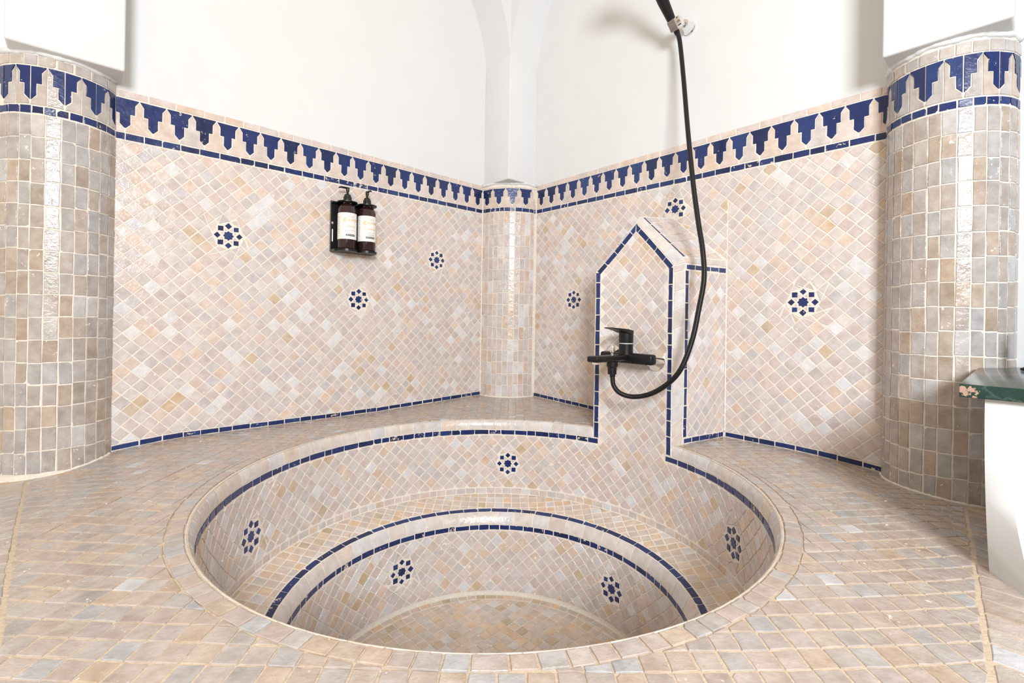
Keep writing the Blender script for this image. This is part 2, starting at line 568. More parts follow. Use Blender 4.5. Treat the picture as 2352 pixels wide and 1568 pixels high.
def tile_obj(t, parent):
    vs_, fs, c, mat, O, sc, nm = t
    me = bpy.data.meshes.new(nm)
    me.from_pydata([v - O for v in vs_], [], fs)
    me.materials.append(M[mat])
    tint(me, [c] * sum(len(f) for f in fs))
    if nm == 'lip_tile':
        m = (len(fs) - 1) // 5
        me.polygons.foreach_set('use_smooth', [k < 3 * (m + 1) and k % (m + 1) < m - 1 for k in range(len(fs))])
    o = bpy.data.objects.new(nm, me)
    o.location = O
    link(o, parent)
    return o
def rect(u0, u1, v0, v1): return [(u0, v0), (u1, v0), (u1, v1), (u0, v1)]
def strip(ts, surf, u0, u1, v0, v1, L, pal='blue', name='blue_tile', var=.25, wear=None, along='u', **kw):
    a = u0
    while a < u1 - .004:
        b = a + L * random.uniform(1 - var, 1 + var)
        if u1 - b < L * .35: b = u1
        w0, w1 = random.uniform(-.0006, .0006), random.uniform(-.0006, .0006)
        q = rect(a, b, v0 + w0, v1 + w1) if along == 'u' else rect(v0 + w0, v1 + w1, a, b)
        w = (random.random() ** 3) if (wear is None and pal == 'blue') else wear
        ts.add(q, surf, pal, name=name, wear=w, chip=.10 if pal == 'blue' else .05, minA=2e-5, **kw)
        a = b
def frieze(ts, surf, u0, u1, p, pal='sand', split=False, phase=.5, capL=.062, blue_gap=.0009, stripL=.05):
    h = p / 2; Hh = Z_BLUE - Z_TIP
    side = [(.99, 0), (.985, .05), (.72, .20), (.72, .53), (.40, .53), (.40, .86), (.07, 1.0)]
    k0 = -1; n = int((u1 - u0) / p) + 3
    for k in range(-1, n):
        uc = u0 + (k + phase) * p
        zt = [Z_BLUE - Hh * f for _, f in side]
        bl = [(uc + h * w, z) for (w, _), z in zip(side, zt)] + [(uc - h * w, z) for (w, _), z in zip(side[::-1], zt[::-1])]
        sand = [(uc, Z_SAND - .002), (uc + p, Z_SAND - .002)]
        sand += [(uc + p - h * w, z) for (w, _), z in zip(side[::-1], zt[::-1])][:-2] + [(uc + h, Z_BLUE - .03 * Hh)]
        sand += [(uc + h * w, z) for (w, _), z in zip(side, zt)][2:]
        for poly, pl, nm in ((bl, 'blue', 'blue_frieze_tile'), (sand, pal, 'merlon_tile')):
            mid = uc if pl == 'blue' else uc + h
            pieces = [clip(poly, 1, 0, mid), clip(poly, -1, 0, -mid)] if split else [poly]
            for q in pieces:
                q = clip_rect(q, u0, u1, 0, 2)
                if len(q) > 2:
                    ts.add(q, surf, pl, name=nm, gap=blue_gap, jit=.00035, chip=0, wear=random.random() * .35, tilt=.004)
    strip(ts, surf, u0, u1, Z_STRIP0, Z_STRIP1, stripL, wear=None)
    strip(ts, surf, u0, u1, Z_BLUE + .001, Z_CAP, capL, pal, 'cap_tile', wear=.4)

OCT_R = .0437
def star_hole(c, k=1.06): 
    return [(c[0] + r * k * sin(radians(a)), c[1] + r * k * cos(radians(a))) for a, r in zip(range(0, 360, 45), (OCT_R, .0442) * 4)]
def star(ts, surf, c, skip=()):
    """eight pointed star with a ring of eight small squares"""
    R, r = .0178, .0178 * .765
    pts = [((R if k % 2 == 0 else r) * sin(pi * k / 8), (R if k % 2 == 0 else r) * cos(pi * k / 8)) for k in range(16)]
    P = lambda L: [(c[0] + x, c[1] + y) for x, y in L]
    kw = dict(gap=.0006, jit=.0004, chip=.08, minA=1e-5, tilt=.01)
    ts.add(P(pts), surf, 'blue', name='star_tile', wear=random.random() * .5, **kw)
    for k in range(8):
        if k in skip: continue
        a = radians(45 * k)
        if k % 2 == 0: cx, cy, hh, ro = .0325 * sin(a), .0325 * cos(a), .0082, pi / 4
        else: cx, cy, hh, ro = .0325 * sin(a), .0325 * cos(a), .0087, 0
        q = [(cx + (x * cos(ro) - y * sin(ro)) * hh, cy + (x * sin(ro) + y * cos(ro)) * hh) for x, y in ((-1, -1), (1, -1), (1, 1), (-1, 1))]
        ts.add(P(q), surf, 'blue', name='star_tile', wear=random.random() * .6, **kw)
    for sx in (1, -1):
        for sy in (1, -1):
            for sw in (0, 1):
                t = [(.0024, .0188), (.0128, .0262), (.0128, .0128)]
                t = [(sx * (y if sw else x), sy * (x if sw else y)) for x, y in t]
                ts.add(P(t), surf, 'sand', name='star_filler_tile', wear=0, **kw)

# ================================================================== THE SETTING
A_T = .0329                                     # side of a wall tile
D_T = A_T * sqrt(2)
ZTOP = 2.5
PIER = [(.722, -.01), (1.122, -.01), (1.122, .612), (.912, .785), (.722, .612)]
STARS_L = [(1.283, .661), (.821, .464), (.452, .658)]
STARS_R = [(.435, .486), (.924, .818), (1.354, .462)]

def build_wall(side):
    Lf = side == 'left'
    P3, S = (LP, S_wallL) if Lf else (RP, S_wallR)
    s_end = 2.5
    # plaster wall with thickness
    q = [P3(-.18, -.002, -.3), P3(s_end, -.002, -.3), P3(s_end, -.002, ZTOP), P3(-.18, -.002, ZTOP)]
    back = P3(0, -.16, 0) - P3(0, 0, 0)
    vs_, fs = prism(q, back)
    w = mk('wall_' + side, vs_, fs, 'plaster', None, recalc=True, kind='structure',
           label='white plaster wall tiled below with pale diamonds, ' + ('behind the two pump bottles' if Lf else 'behind the shower pillar'))
    # grout bed the tiles are set in
    a, b = .12, (1.64 if Lf else 1.62)
    vs_, fs = prism([P3(a, -.001, -.05), P3(b, -.001, -.05), P3(b, -.001, Z_CAP), P3(a, -.001, Z_CAP - .0115)], P3(0, .001, 0) - P3(0, 0, 0))
    mk('grout_bed', vs_, fs, 'grout', w, recalc=True)
    ts = Tiles()
    u0, u1 = .188, (1.578 if Lf else 1.566)
    holes = [star_hole(c) for c in (STARS_L if Lf else STARS_R)]
    if not Lf: holes.append(PIER)
    base = lambda s: zb(P3(s, 0, 0).x, P3(s, 0, 0).y)
    for p in lattice(.02, .012, A_T, pi / 4, (u0, u1, 0, Z_STRIP0), seed=1 if Lf else 2):
        cu, cv = pcen(p)
        p = clip_rect(p, u0, u1, base(cu) + .019, Z_STRIP0 - .0015)
        if not p: continue
        parts = [p]
        for K in holes: parts = [q for r in parts for q in subtract(r, K)]
        for q in parts:
            if abs(parea(q)) > .10 * A_T * A_T: ts.add(q, S, 'wall')
    for i, c in enumerate(STARS_L if Lf else STARS_R): star(ts, S, c, skip=(4, 5) if (not Lf and i == 1) else ())
    # the frieze was laid a little lower towards the corner
    kf = lambda u: .90 + .10 * min(1.0, max(0.0, (u - .19) / 1.1))
    Sfz = lambda u, v: S(u, v if v < Z_TIP else Z_TIP + (v - Z_TIP) * kf(u))
    frieze(ts, Sfz, u0 - .001, u1, .0668)
    Sb = lambda u, v: (P3(u, 0, v + base(u)), V((nL.x, nL.y, 0)) if Lf else V((nR.x, nR.y, 0)))
    if Lf: strip(ts, Sb, u0, u1, .001, .0185, .052)
    else:
        strip(ts, Sb, u0, .722, .001, .0185, .042)
        strip(ts, Sb, 1.122, u1, .001, .0185, .052)
    ts.build(w)
    return w
wall_left = build_wall('left')
wall_right = build_wall('right')

# ---- white ribs of the blind arches and the imposts over the columns
def rib(name, P3, o0, o1, s0, s1, label):
    n = 40; mid = (s0 + s1) / 2; r = (s1 - s0) / 2; z0 = 1.58
    vs_, fs = [], []
    for i in range(n + 1):
        a = pi * i / n
        s = mid - r * cos(a); z = z0 + r * .98 * sin(a)
        o = o0 + (o1 - o0) * (s - s0) / (s1 - s0)
        vs_ += [P3(s, -.01, z), P3(s, o, z), P3(s, o, ZTOP), P3(s, -.01, ZTOP)]
    for i in range(n):
        k = 4 * i
        for j in range(4):
            j2 = (j + 1) % 4
            fs.append((k + j, k + j2, k + 4 + j2, k + 4 + j))
    fs += [(0, 1, 2, 3), tuple(4 * n + j for j in (3, 2, 1, 0))]
    o = mk(name, vs_, fs, 'plaster', None, recalc=True, kind='structure', label=label)
    return smooth_by_angle(o, 30)
rib('trim_1', LP, .178, .105, .178, 1.566, 'white plaster rib arching over the wall with the bottles')
rib('trim_2', RP, .178, .135, .178, 1.566, 'white plaster rib arching over the wall with the hand shower')
def impost(name, pts, z0, label):
    poly = [V((p.x, p.y, z0)) for p in pts]
    vs_, fs = prism(poly, V((0, 0, ZTOP - z0)), .006)
    return smooth_by_angle(mk(name, vs_, fs, 'plaster', None, kind='structure', label=label), 50)
impost('trim_3', [LP(-.004, -.004, 0), LP(.180, -.004, 0), LP(.180, .180, 0), LP(-.004, .180, 0)], 1.050, 'white plaster impost above the slim corner column')
impost('trim_4', [LP(1.563, -.10, 0), LP(1.795, -.10, 0), LP(1.795, .107, 0), LP(1.563, .107, 0)], 1.072, 'white plaster impost above the column on the left')
impost('trim_5', [RP(1.563, -.10, 0), RP(1.795, -.10, 0), RP(1.795, .137, 0), RP(1.563, .137, 0)], 1.080, 'white plaster impost above the column beside the green shelf')

# ---- short unseen wall past the green shelf, added to block light from the right
mk('wall_light_block', *prism([RP(2.20, -.02, -.3), RP(2.34, -.02, -.3), RP(2.34, .55, -.3), RP(2.20, .55, -.3)], V((0, 0, ZTOP + .3))), 'plaster', None, recalc=True, kind='structure', label='unseen white plaster wall added past the green shelf to block light')

# ---- tiled bench around the tub (the floor)
EDGE_L, EDGE_R, OUT = 1.748, 1.714, 1.98
SKEW, SKEW_L = .094, -.0355
def build_floor():
    corners = [C0 - dL * .02 - dR * .02, C0 + dL * OUT - dR * .02, C0 + dL * OUT + dR * OUT, C0 + dR * OUT - dL * .02]
    n = 120; K = 8
    def outer(a):
        d = V((cos(a), sin(a))); best = None
        for i in range(4):
            p, q = corners[i], corners[(i + 1) % 4]
            e = q - p; det = d.x * (-e.y) + e.x * d.y
            if abs(det) < 1e-9: continue
            w = p - TC
            t = (w.x * (-e.y) + e.x * w.y) / det; s = (d.x * w.y - d.y * w.x) / det
            if t > 0 and -1e-6 <= s <= 1 + 1e-6 and (best is None or t < best): best = t
        return best
    vs_, fs = [], []
    for k in range(n):
        a = 2 * pi * k / n; ro = outer(a)
        for i in range(K + 1):
            r = R_LIP - .004 + (ro - R_LIP + .004) * i / K
            x, y = TC.x + r * cos(a), TC.y + r * sin(a)
            vs_.append(V((x, y, zb(x, y) - (.0022 if i == 0 else 0))))
        vs_.append(V((x, y, -.75)))
    m = K + 2
    for k in range(n):
        k2 = (k + 1) % n
        for i in range(K + 1): fs.append((k * m + i, k * m + i + 1, k2 * m + i + 1, k2 * m + i))
    fl = mk('floor', vs_, fs, 'bench_grout', None, recalc=True, kind='structure', label='beige tiled bench top surrounding the sunken round tub')
    ts = Tiles()
    Rr = .678
    def on_bench(p):
        """cut a tile to the bench outline"""
        cx, cy = pcen(p)
        for n_, lim in ((nL, 0), (nR, 0)):
            if len(p) > 2: p = clip(p, -n_.x, -n_.y, -n_.dot(C0))
        for d_, n_, lim in ((dL, nL, EDGE_L), (dR, nR, EDGE_R)):
            e_ = d_ - n_ * (SKEW if d_ is dR else SKEW_L)
            if len(p) > 2: p = clip(p, e_.x, e_.y, e_.dot(C0) + lim)
        for c, r in ((TC, Rr), (COL_L[0], COL_L[1] + .004), (COL_R[0], COL_R[1] + .004), (COL_C[0], COL_C[1] + .004)):
            if len(p) < 3: return []
            d = V((cx, cy)) - c
            if d.length < r + .06:
                d.normalize()
                p = clip(p, -d.x, -d.y, -(d.dot(c) + r))
        return p if len(p) > 2 else []
    pier_plan = [tuple(RP(.722, -.01, 0).xy), tuple(RP(.735, .22, 0).xy), (TC.x + R_WALL * cos(radians(56.4)), TC.y + R_WALL * sin(radians(56.4))),
                 (TC.x + R_WALL * cos(radians(28.2)), TC.y + R_WALL * sin(radians(28.2))), (.558, 1.517), tuple(RP(1.122, -.01, 0).xy)]
    bend = lambda x, y: (x, y + (.085 if x > 0 else .035) * x * x)
    for p in lattice(-.01, .53, A_T, 0.0, (-1.45, 1.3, .1, 2.5), seed=3):
        p = on_bench([bend(*q) for q in p])
        if not p: continue
        for q in subtract(p, pier_plan):
            if abs(parea(q)) > .12 * A_T * A_T: ts.add(q, S_floor, 'bench', gap=.0010, jit=.0009)
    # single ring of tiles along the tub lip
    Sr = lambda u, v: S_floor(TC.x + v * cos(u / .66), TC.y + v * sin(u / .66))
    for a0, a1 in ((radians(58), radians(360 + 26.5)),):
        strip(ts, Sr, a0 * .66, a1 * .66, R_LIP + .0015, Rr, .036, 'bench', 'ring_tile', wear=.3, gap=.0013)
    # straight border courses along the two open edges
    for d_, e_, n_, lim, a, b in ((dL, dR, nR, EDGE_L, .0, 1.9), (dR, dL, nL, EDGE_R, .0, 1.9)):
        def Sb(u, v, d_=d_, e_=e_):
            p = C0 + d_ * (v + (SKEW if d_ is dR else SKEW_L) * u) + e_ * u
            return S_floor(p.x, p.y)
        for v0, v1 in ((lim + .002, lim + .070), (lim + .073, lim + .14)):
            t = -.0
            while t < 1.9:
                w = random.uniform(.036, .048)
                q = rect(t, t + w, v0, v1)
                P = Sb(t + w / 2, (v0 + v1) / 2)[0]
                if (P.xy - COL_L[0]).length > COL_L[1] + .022 and (P.xy - COL_R[0]).length > COL_R[1] + .035 and not (d_ is dR and e_ is dL and t < .13) and not (d_ is dL and t < .03):
                    ts.add(q, Sb, 'bench', name='border_tile', gap=.0014, jit=.0009)
                t += w
    ts.build(fl)
    return fl
floor_obj = build_floor()

# ================================================================== THE ROUND TUB
TH_A, TH_B, TH_TOP = radians(28.3), radians(56.4), radians(42.2)
Z_EAVE, Z_APEX = .575, .735
def revolve(profile, a0=0.0, a1=2 * pi, n=128):
    vs_, fs = [], []; full = a1 - a0 > 6.28
    m = n if full else n + 1
    for k in range(m):
        a = a0 + (a1 - a0) * k / n
        for r, z in profile: vs_.append(V((TC.x + r * cos(a), TC.y + r * sin(a), z)))
    L = len(profile)
    for k in range(n):
        k2 = (k + 1) % m
        for i in range(L - 1): fs.append((k * L + i, k * L + i + 1, k2 * L + i + 1, k2 * L + i))
    return vs_, fs
def build_tub():
    root = empty('sunken_bathtub', (TC.x, TC.y, -.60), label='round sunken tub of beige tiles with cobalt blue rings and a stepped seat', cat='bathtub')
    # rim: rounded lip
    rimp = [(R_LIP + .001, -.0015), (R_LIP - .004, -.004), (R_LIP - .009, -.012), (R_WALL + .001, -.024), (R_WALL, -.038)]
    vs_, fs = revolve(rimp, TH_B, 2 * pi + TH_A)
    rim = mk('rim', vs_, fs, 'grout', root, smooth=True)
    ts = Tiles()
    a = TH_B + .012; prof = [(r, z) for r, z in rimp[1:]]
    while a < 2 * pi + TH_A - .02:
        w = min(.056 / R_LIP * random.uniform(.85, 1.15), 2 * pi + TH_A - .012 - a)
        ts.bull(a, a + w, [(R_LIP - .001, -.0022)] + prof[1:-1] + [(R_WALL, -.0355)], 'cream', wear=.25)
        a += w
    ts.build(rim)
    # upper wall
    vs_, fs = revolve([(R_WALL, -.036), (R_WALL - .001, -.15), (R_WALL - .004, -.289)])
    up = mk('upper_wall', vs_, fs, 'grout', root, smooth=True)
    ts = Tiles()
    S = S_bowl(R_WALL, R_WALL - .004, 0, -.289)
    S_lo, S_hi = S, S_bowl(R_WALL)
    Sv = lambda u, v: S_lo(u, v) if v < 0 else S_hi(u, v)
    ua, ub, ut = R_WALL * TH_A, R_WALL * TH_B, R_WALL * TH_TOP
    U0, U1 = ut - R_WALL * pi, ut + R_WALL * pi
    bw = .0205                                   # width of the blue band on the pillar
    stars = [(radians(86.7) * R_WALL, -.170), (radians(177.5) * R_WALL, -.185), (radians(2.1) * R_WALL, -.180)]
    holes = [star_hole(c) for c in stars]
    pier_t = Tiles()
    zgab = lambda u: Z_EAVE + (Z_APEX - Z_EAVE) * (1 - abs(u - ut) / ((ub - ua) / 2))
    slope = (Z_APEX - Z_EAVE) / ((ub - ua) / 2); nrm = sqrt(1 + slope * slope)
    for p in lattice(ut, -.02, A_T, pi / 4, (U0, U1, -.27, .75), seed=5):
        cu, cv = pcen(p)
        low = max(q[1] for q in p) <= -.0575
        inp = ua + bw < cu < ub - bw
        if low: q = clip_rect(p, U0, U1, -.262, 1)
        elif inp:
            q = clip_rect(p, ua + bw, ub - bw, -.262, 2) if cv > -.06 else p
            for sg in (1, -1):
                if len(q) > 2: q = clip(q, sg * slope, 1, Z_APEX + sg * slope * ut - bw * nrm)
        else: q = clip_rect(p, U0, U1, -.262, -.0585)
        if len(q) < 3: continue
        parts = [q]
        for K in holes: parts = [x for r in parts for x in subtract(r, K)]
        for x in parts:
            if abs(parea(x)) > .10 * A_T * A_T:
                (pier_t if cv > -.045 and inp else ts).add(x, Sv, 'wall' if cv > -.045 else 'tub', wear=random.random() ** 2 if cv < 0 else None)
    for c in stars: star(ts, Sv, c)
    strip(ts, Sv, R_WALL * (TH_B - .03), R_WALL * (2 * pi + TH_A + .035), -.0575, -.038, .042, var=.4)
    strip(ts, Sv, U0, U1, -.2865, -.2635, .035, 'tub', 'soldier_tile', wear=.5)
    ts.build(up)
    # seat
    zseat = lambda x, y: -.287 - .025 * (R_WALL - .004 - hypot(x - TC.x, y - TC.y)) / .118
    vs_, fs = revolve([(R_WALL - .002, -.2865), (R_SEAT, -.3122), (R_SEAT - .006, -.317), (R_SEAT - .011, -.327), (R_LOW + .002, -.338), (R_LOW, -.348)])
    seat = mk('seat', vs_, fs, 'grout', root, smooth=True)
    ts = Tiles()
    Ss = S_flat(zseat)
    for p in lattice(.01, .5, A_T * .97, 0.0, (TC.x - .66, TC.x + .66, TC.y - .66, TC.y + .66), seed=6):
        cx, cy = pcen(p); d = V((cx - TC.x, cy - TC.y)); r = d.length
        if r < .5 or r > .66: continue
        d.normalize()
        p = clip(p, d.x, d.y, d.dot(TC) + R_WALL - .006)
        if len(p) > 2: p = clip(p, -d.x, -d.y, -(d.dot(TC) + .5375))
        if len(p) > 2 and abs(parea(p)) > .12 * A_T ** 2: ts.add(p, Ss, 'basin', gap=.0013)
    Sp = lambda u, v: Ss(TC.x + v * cos(u / .52), TC.y + v * sin(u / .52))
    strip(ts, Sp, 0, .52 * 2 * pi, .5165, .536, .053, gap=.001)
    a = 0.0
    while a < 2 * pi - .01:
        w = min(.066 / R_SEAT * random.uniform(.85, 1.15), 2 * pi - a)
        ts.bull(a, a + w, [(R_SEAT + .0005, -.3124), (R_SEAT - .006, -.317), (R_SEAT - .011, -.327), (R_LOW + .002, -.338), (R_LOW, -.346)], 'cream', wear=.45, gap=.0014)
        a += w
    ts.build(seat)
    # lower wall
    vs_, fs = revolve([(R_LOW, -.346), (R_LOW + .001, -.46), (R_LOW + .001, -.602)])
    lw = mk('lower_wall', vs_, fs, 'grout', root, smooth=True)
    ts = Tiles()
    S = S_bowl(R_LOW)
    U0, U1 = -R_LOW * pi / 2, R_LOW * 1.5 * pi
    stars = [(radians(129.5) * R_LOW, -.464), (radians(39.9) * R_LOW, -.474)]
    holes = [star_hole(c) for c in stars]
    for p in lattice(.1, -.36, A_T, pi / 4, (U0, U1, -.6, -.368), seed=7):
        q = clip_rect(p, U0, U1, -.588, -.3685)
        parts = [q] if q else []
        for K in holes: parts = [x for r in parts for x in subtract(r, K)]
        for x in parts:
            if abs(parea(x)) > .12 * A_T ** 2: ts.add(x, S, 'tub', wear=random.random() ** 1.5)
    for c in stars: star(ts, S, c)
    strip(ts, S, U0, U1, -.3675, -.3485, .040, wear=None, var=.45)
    ts.build(lw)
    # basin floor
    vs_, fs = revolve([(R_LOW + .004, -.600), (.0001, -.602)], n=64)
    bf = mk('basin_floor', vs_, fs, 'grout', root)
    ts = Tiles()
    Sf = S_flat(-.600)
    for p in lattice(0, 1.2, A_T, radians(45), (TC.x - .5, TC.x + .5, TC.y - .5, TC.y + .5), seed=8):
        cx, cy = pcen(p); d = V((cx - TC.x, cy - TC.y)); r = d.length
        if r > .49: continue
        if r > .42:
            d.normalize(); p = clip(p, d.x, d.y, d.dot(TC) + .462)
        if len(p) > 2 and abs(parea(p)) > .12 * A_T ** 2: ts.add(p, Sf, 'basin', gap=.0009)
    Sp = lambda u, v: Sf(TC.x + v * cos(u / .48), TC.y + v * sin(u / .48))
    strip(ts, Sp, 0, .48 * 2 * pi, .4635, .488, .033, 'basin', 'ring_tile', wear=.4)
    ts.build(bf)
    return root, pier_t, Sv, (ua, ub, ut, bw, slope, nrm)
tub, pier_tiles, S_front, PF = build_tub()

# ================================================================== SHOWER PILLAR
def build_pier():
    ua, ub, ut, bw, slope, nrm = PF
    ts = pier_tiles
    cyl = lambda t, z, r=R_WALL: V((TC.x + r * cos(t), TC.y + r * sin(t), z))
    zg = lambda t: Z_EAVE + (Z_APEX - Z_EAVE) * (1 - abs(t - TH_TOP) / ((TH_B - TH_A) / 2))
    SR, SL = V((.556, 1.516)), RP(.738, .215, 0).xy     # back edges of the two rounded corners
    WR, WL = RP(1.118, 0, 0).xy, RP(.724, 0, 0).xy
    zs, ze, zw = .585, .604, .612                        # top of side face, eave front, eave at wall
    apexF = cyl(TH_TOP, .764, R_WALL + .032); apexW = RP(.912, 0, .785)
    P = lambda xy, z: V((xy.x, xy.y, z))
    # body
    vs_, fs = [], []
    def quad(*q):
        k = len(vs_); vs_.extend(V(x) for x in q); fs.append(tuple(range(k, k + len(q))))
    n = 16
    for i in range(n):
        t0, t1 = TH_A + (TH_B - TH_A) * i / n, TH_A + (TH_B - TH_A) * (i + 1) / n
        quad(cyl(t0, -.06), cyl(t1, -.06), cyl(t1, zg(t1)), cyl(t0, zg(t0)))
        u = (t0 - TH_TOP) / (TH_B - TH_TOP)
    FA, FB = cyl(TH_A, 0).xy, cyl(TH_B, 0).xy
    ER, EL = SR + (WR - SR) * .02 + (WL - WR).normalized() * .008, SL + (WL - SL) * .02 - (WL - WR).normalized() * .008
    WRi, WLi = WR + (WL - WR).normalized() * .008, WL - (WL - WR).normalized() * .008
    quad(P(FA, -.05), P(SR, -.01), P(SR, zs), P(FA, Z_EAVE)); quad(P(FB, -.05), P(SL, -.01), P(SL, zs), P(FB, Z_EAVE))
    quad(P(SR, -.02), P(WR, -.02), P(WR, zs), P(SR, zs)); quad(P(SL, -.02), P(WL, -.02), P(WL, zs), P(SL, zs))
    quad(P(SR, zs), P(WR, zs), P(WRi, zw), P(ER, ze)); quad(P(SL, zs), P(WL, zs), P(WLi, zw), P(EL, ze))
    quad(P(FA, Z_EAVE), P(SR, zs), P(ER, ze)); quad(P(FB, Z_EAVE), P(SL, zs), P(EL, ze))
    ap = cyl(TH_TOP, Z_APEX)
    quad(P(FA, Z_EAVE), ap, apexF, P(ER, ze)); quad(P(FB, Z_EAVE), ap, apexF, P(EL, ze))
    quad(P(ER, ze), P(WRi, zw), apexW, apexF); quad(P(EL, ze), P(WLi, zw), apexW, apexF)
    body = mk('shower_pillar', vs_, fs, 'grout', None, label='tiled pillar with a pointed gable top and cobalt outline carrying the black mixer tap', cat='pillar')
    cen = V((.62, 1.75, .25))
    def outw(S):
        O, N = S(.001, .001)
        if N.dot(O - cen) < 0: return lambda u, v: (S(u, v)[0], -S(u, v)[1])
        return S
    # front: blue outline
    S = S_front
    strip(ts, S, -.036, Z_EAVE - .004, ua + .0005, ua + bw - .001, .050, along='v', wear=.15)
    strip(ts, S, -.036, Z_EAVE - .004, ub - bw + .001, ub - .0005, .050, along='v', wear=.15)
    hw = (ub - ua) / 2; L = hypot(hw, Z_APEX - Z_EAVE)
    for sg in (1, -1):
        e = (-sg * hw / L, (Z_APEX - Z_EAVE) / L); m = (-sg * e[1] * 1.0, -sg * -e[0] * -1.0)
        m = (-e[1] * sg, e[0] * sg)
        if m[1] > 0: m = (-m[0], -m[1])
        a = .002
        while a < L - .003:
            b = min(L, a + .047 * random.uniform(.85, 1.15))
            if L - b < .018: b = L
            pt = lambda t, w: (ut + sg * hw + e[0] * t + m[0] * w, Z_EAVE + e[1] * t + m[1] * w)
            q = [pt(a, .001), pt(b, .001), pt(b, bw - .0005), pt(a, bw - .0005)]
            q = clip(q, -sg, 0, -sg * ut)
            q = clip_rect(q, ua, ub, 0, 2)
            if len(q) > 2: ts.add(q, S, 'blue', name='blue_tile', wear=.12, minA=2e-5)
            a = b
    # rounded corners in cream
    def crow(a, b, c, d, W, Hh, L, pal='cream', name='cream_tile', **kw):
        Sq = outw(S_quad(a, b, c, d, W, Hh))
        strip(ts, Sq, .0, W, .001, Hh - .001, L, pal, name, th=.003, **{'wear': .15, **kw})
    crow(P(FA, -.03), P(FA, Z_EAVE), P(SR, zs), P(SR, .002), .60, .040, .052)
    crow(P(FB, -.03), P(FB, Z_EAVE), P(SL, zs), P(SL, .002), .60, .040, .052)
    crow(P(FA, Z_EAVE), ap, apexF, P(ER, ze), .23, .043, .058)
    crow(P(FB, Z_EAVE), ap, apexF, P(EL, ze), .23, .043, .058)
    crow(P(SR, zs), P(WR, zs), P(WRi, zw), P(ER, ze), .22, .024, .05)
    crow(P(SL, zs), P(WL, zs), P(WLi, zw), P(EL, ze), .22, .024, .05)
    for a, b, c in ((P(FA, Z_EAVE), P(SR, zs), P(ER, ze)), (P(FB, Z_EAVE), P(SL, zs), P(EL, ze))):
        Sq = outw(S_quad(a, b, c, (a + c) / 2, .04, .03))
        ts.add([(.001, 0), (.039, 0), (.039, .029), (.001, .029)], Sq, 'cream', name='cream_tile', th=.003, gap=.0008, minA=1e-5)
    # sides: blue lines and diamonds
    for A, B, sd in ((SR, WR, 12), (SL, WL, 13)):
        W = (B - A).length
        Sq = outw(S_quad(P(A, 0), P(B, 0), P(B, 1), P(A, 1), W, 1.0))
        z0 = .001
        strip(ts, Sq, .004, W - .004, z0, z0 + .0185, .046)
        strip(ts, Sq, .006, W - .003, zs - .020, zs - .002, .042)
        strip(ts, Sq, .022, zs - .023, .0015, .0175, .052, along='v', wear=.35)
        for p in lattice(.02, .03, A_T, pi / 4, (.019, W, .02, zs - .022), seed=sd):
            q = clip_rect(p, .019, W - .003, .021, zs - .0225)
            if q and abs(parea(q)) > .1 * A_T ** 2: ts.add(q, Sq, 'wall')
    # roofs
    for E_, Wi, sd in ((P(ER, ze), P(WRi, zw), 14), (P(EL, ze), P(WLi, zw), 15)):
        Wd, Hh = .235, .21
        Sq = outw(S_quad(E_, Wi, apexW, apexF, Wd, Hh))
        strip(ts, Sq, .004, Hh - .006, .001, .013, .058, along='v', wear=.1)
        for p in lattice(.03, .01, A_T, .12, (.014, Wd, 0, Hh), seed=sd):
            q = clip_rect(p, .0145, Wd - .002, .002, Hh - .003)
            if q and abs(parea(q)) > .1 * A_T ** 2: ts.add(q, Sq, 'wall', name='roof_tile')
    ts.build(body)
    return body
pier = build_pier()

# ================================================================== COLUMNS
def build_column(c, r, label, tw, th_, pal, am_, na, nb, ztop, zbase, pitch, split, keep, phase=.5, kz=1.0):
    # facets are counted from the one that mirrors the window: na on one side of it, nb on the other
    wa = tw / r; a0, a1 = am_ - wa * (na + .5), am_ + wa * (nb + .5)
    prof = [(r + .0, zbase - .03), (r, .3), (r, .6), (r - .0005, ztop)]
    vs_, fs = lathe(prof, (c.x, c.y, 0), n=72)
    o = mk('tiled_column', vs_, fs, 'grout', None, label=label, cat='column')
    smooth_by_angle(o, 30)
    S = S_col(c, r); ts = Tiles()
    u0, u1 = a0 * r, a1 * r
    n = max(1, round((u1 - u0) / tw)); w = (u1 - u0) / n
    edges = [u0 + w * k + (random.uniform(-.0018, .0018) if 0 < k < n else 0) for k in range(n + 1)]
    ztops = Z_STRIP0 - .0015
    rows = round((ztops - zbase - .002) / th_); hh = (ztops - zbase - .002) / rows
    for k in range(n):
        um = (edges[k] + edges[k + 1]) / 2
        if not keep(*S(um, 0)[0].xy): continue
        zj = [zbase + .002 + hh * i + (random.uniform(-.0022, .0022) + .0025 * sin(k * .9 + i) if 0 < i < rows else 0) for i in range(rows + 1)]
        for i in range(rows):
            sk = random.uniform(-.0012, .0012)
            ts.add([(edges[k] + sk, zj[i]), (edges[k + 1] + sk, zj[i]), (edges[k + 1], zj[i + 1]), (edges[k], zj[i + 1])], S, pal,
                   gap=.0011, jit=.0005, wear=.75 if i == 0 else None, name='tile', tilt=.012)
    tf = Tiles()
    global Z_CAP
    zc = Z_CAP; Z_CAP = min(ztop - .004, Z_CAP + .006)
    Sz = lambda u, v: S(u, v if v < Z_TIP else Z_TIP + (v - Z_TIP) * kz)
    frieze(tf, Sz, u0, u1, pitch, 'sand' if pal == 'colc' else 'csand', split, phase, .036, .0009, .029)
    Z_CAP = zc
    ts.L += [t for t in tf.L if keep(t[4].x, t[4].y)]
    ts.build(o)
    return o
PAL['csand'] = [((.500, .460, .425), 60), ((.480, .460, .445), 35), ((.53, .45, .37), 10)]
aLn = atan2(nL.y, nL.x); aRn = atan2(nR.y, nR.x)
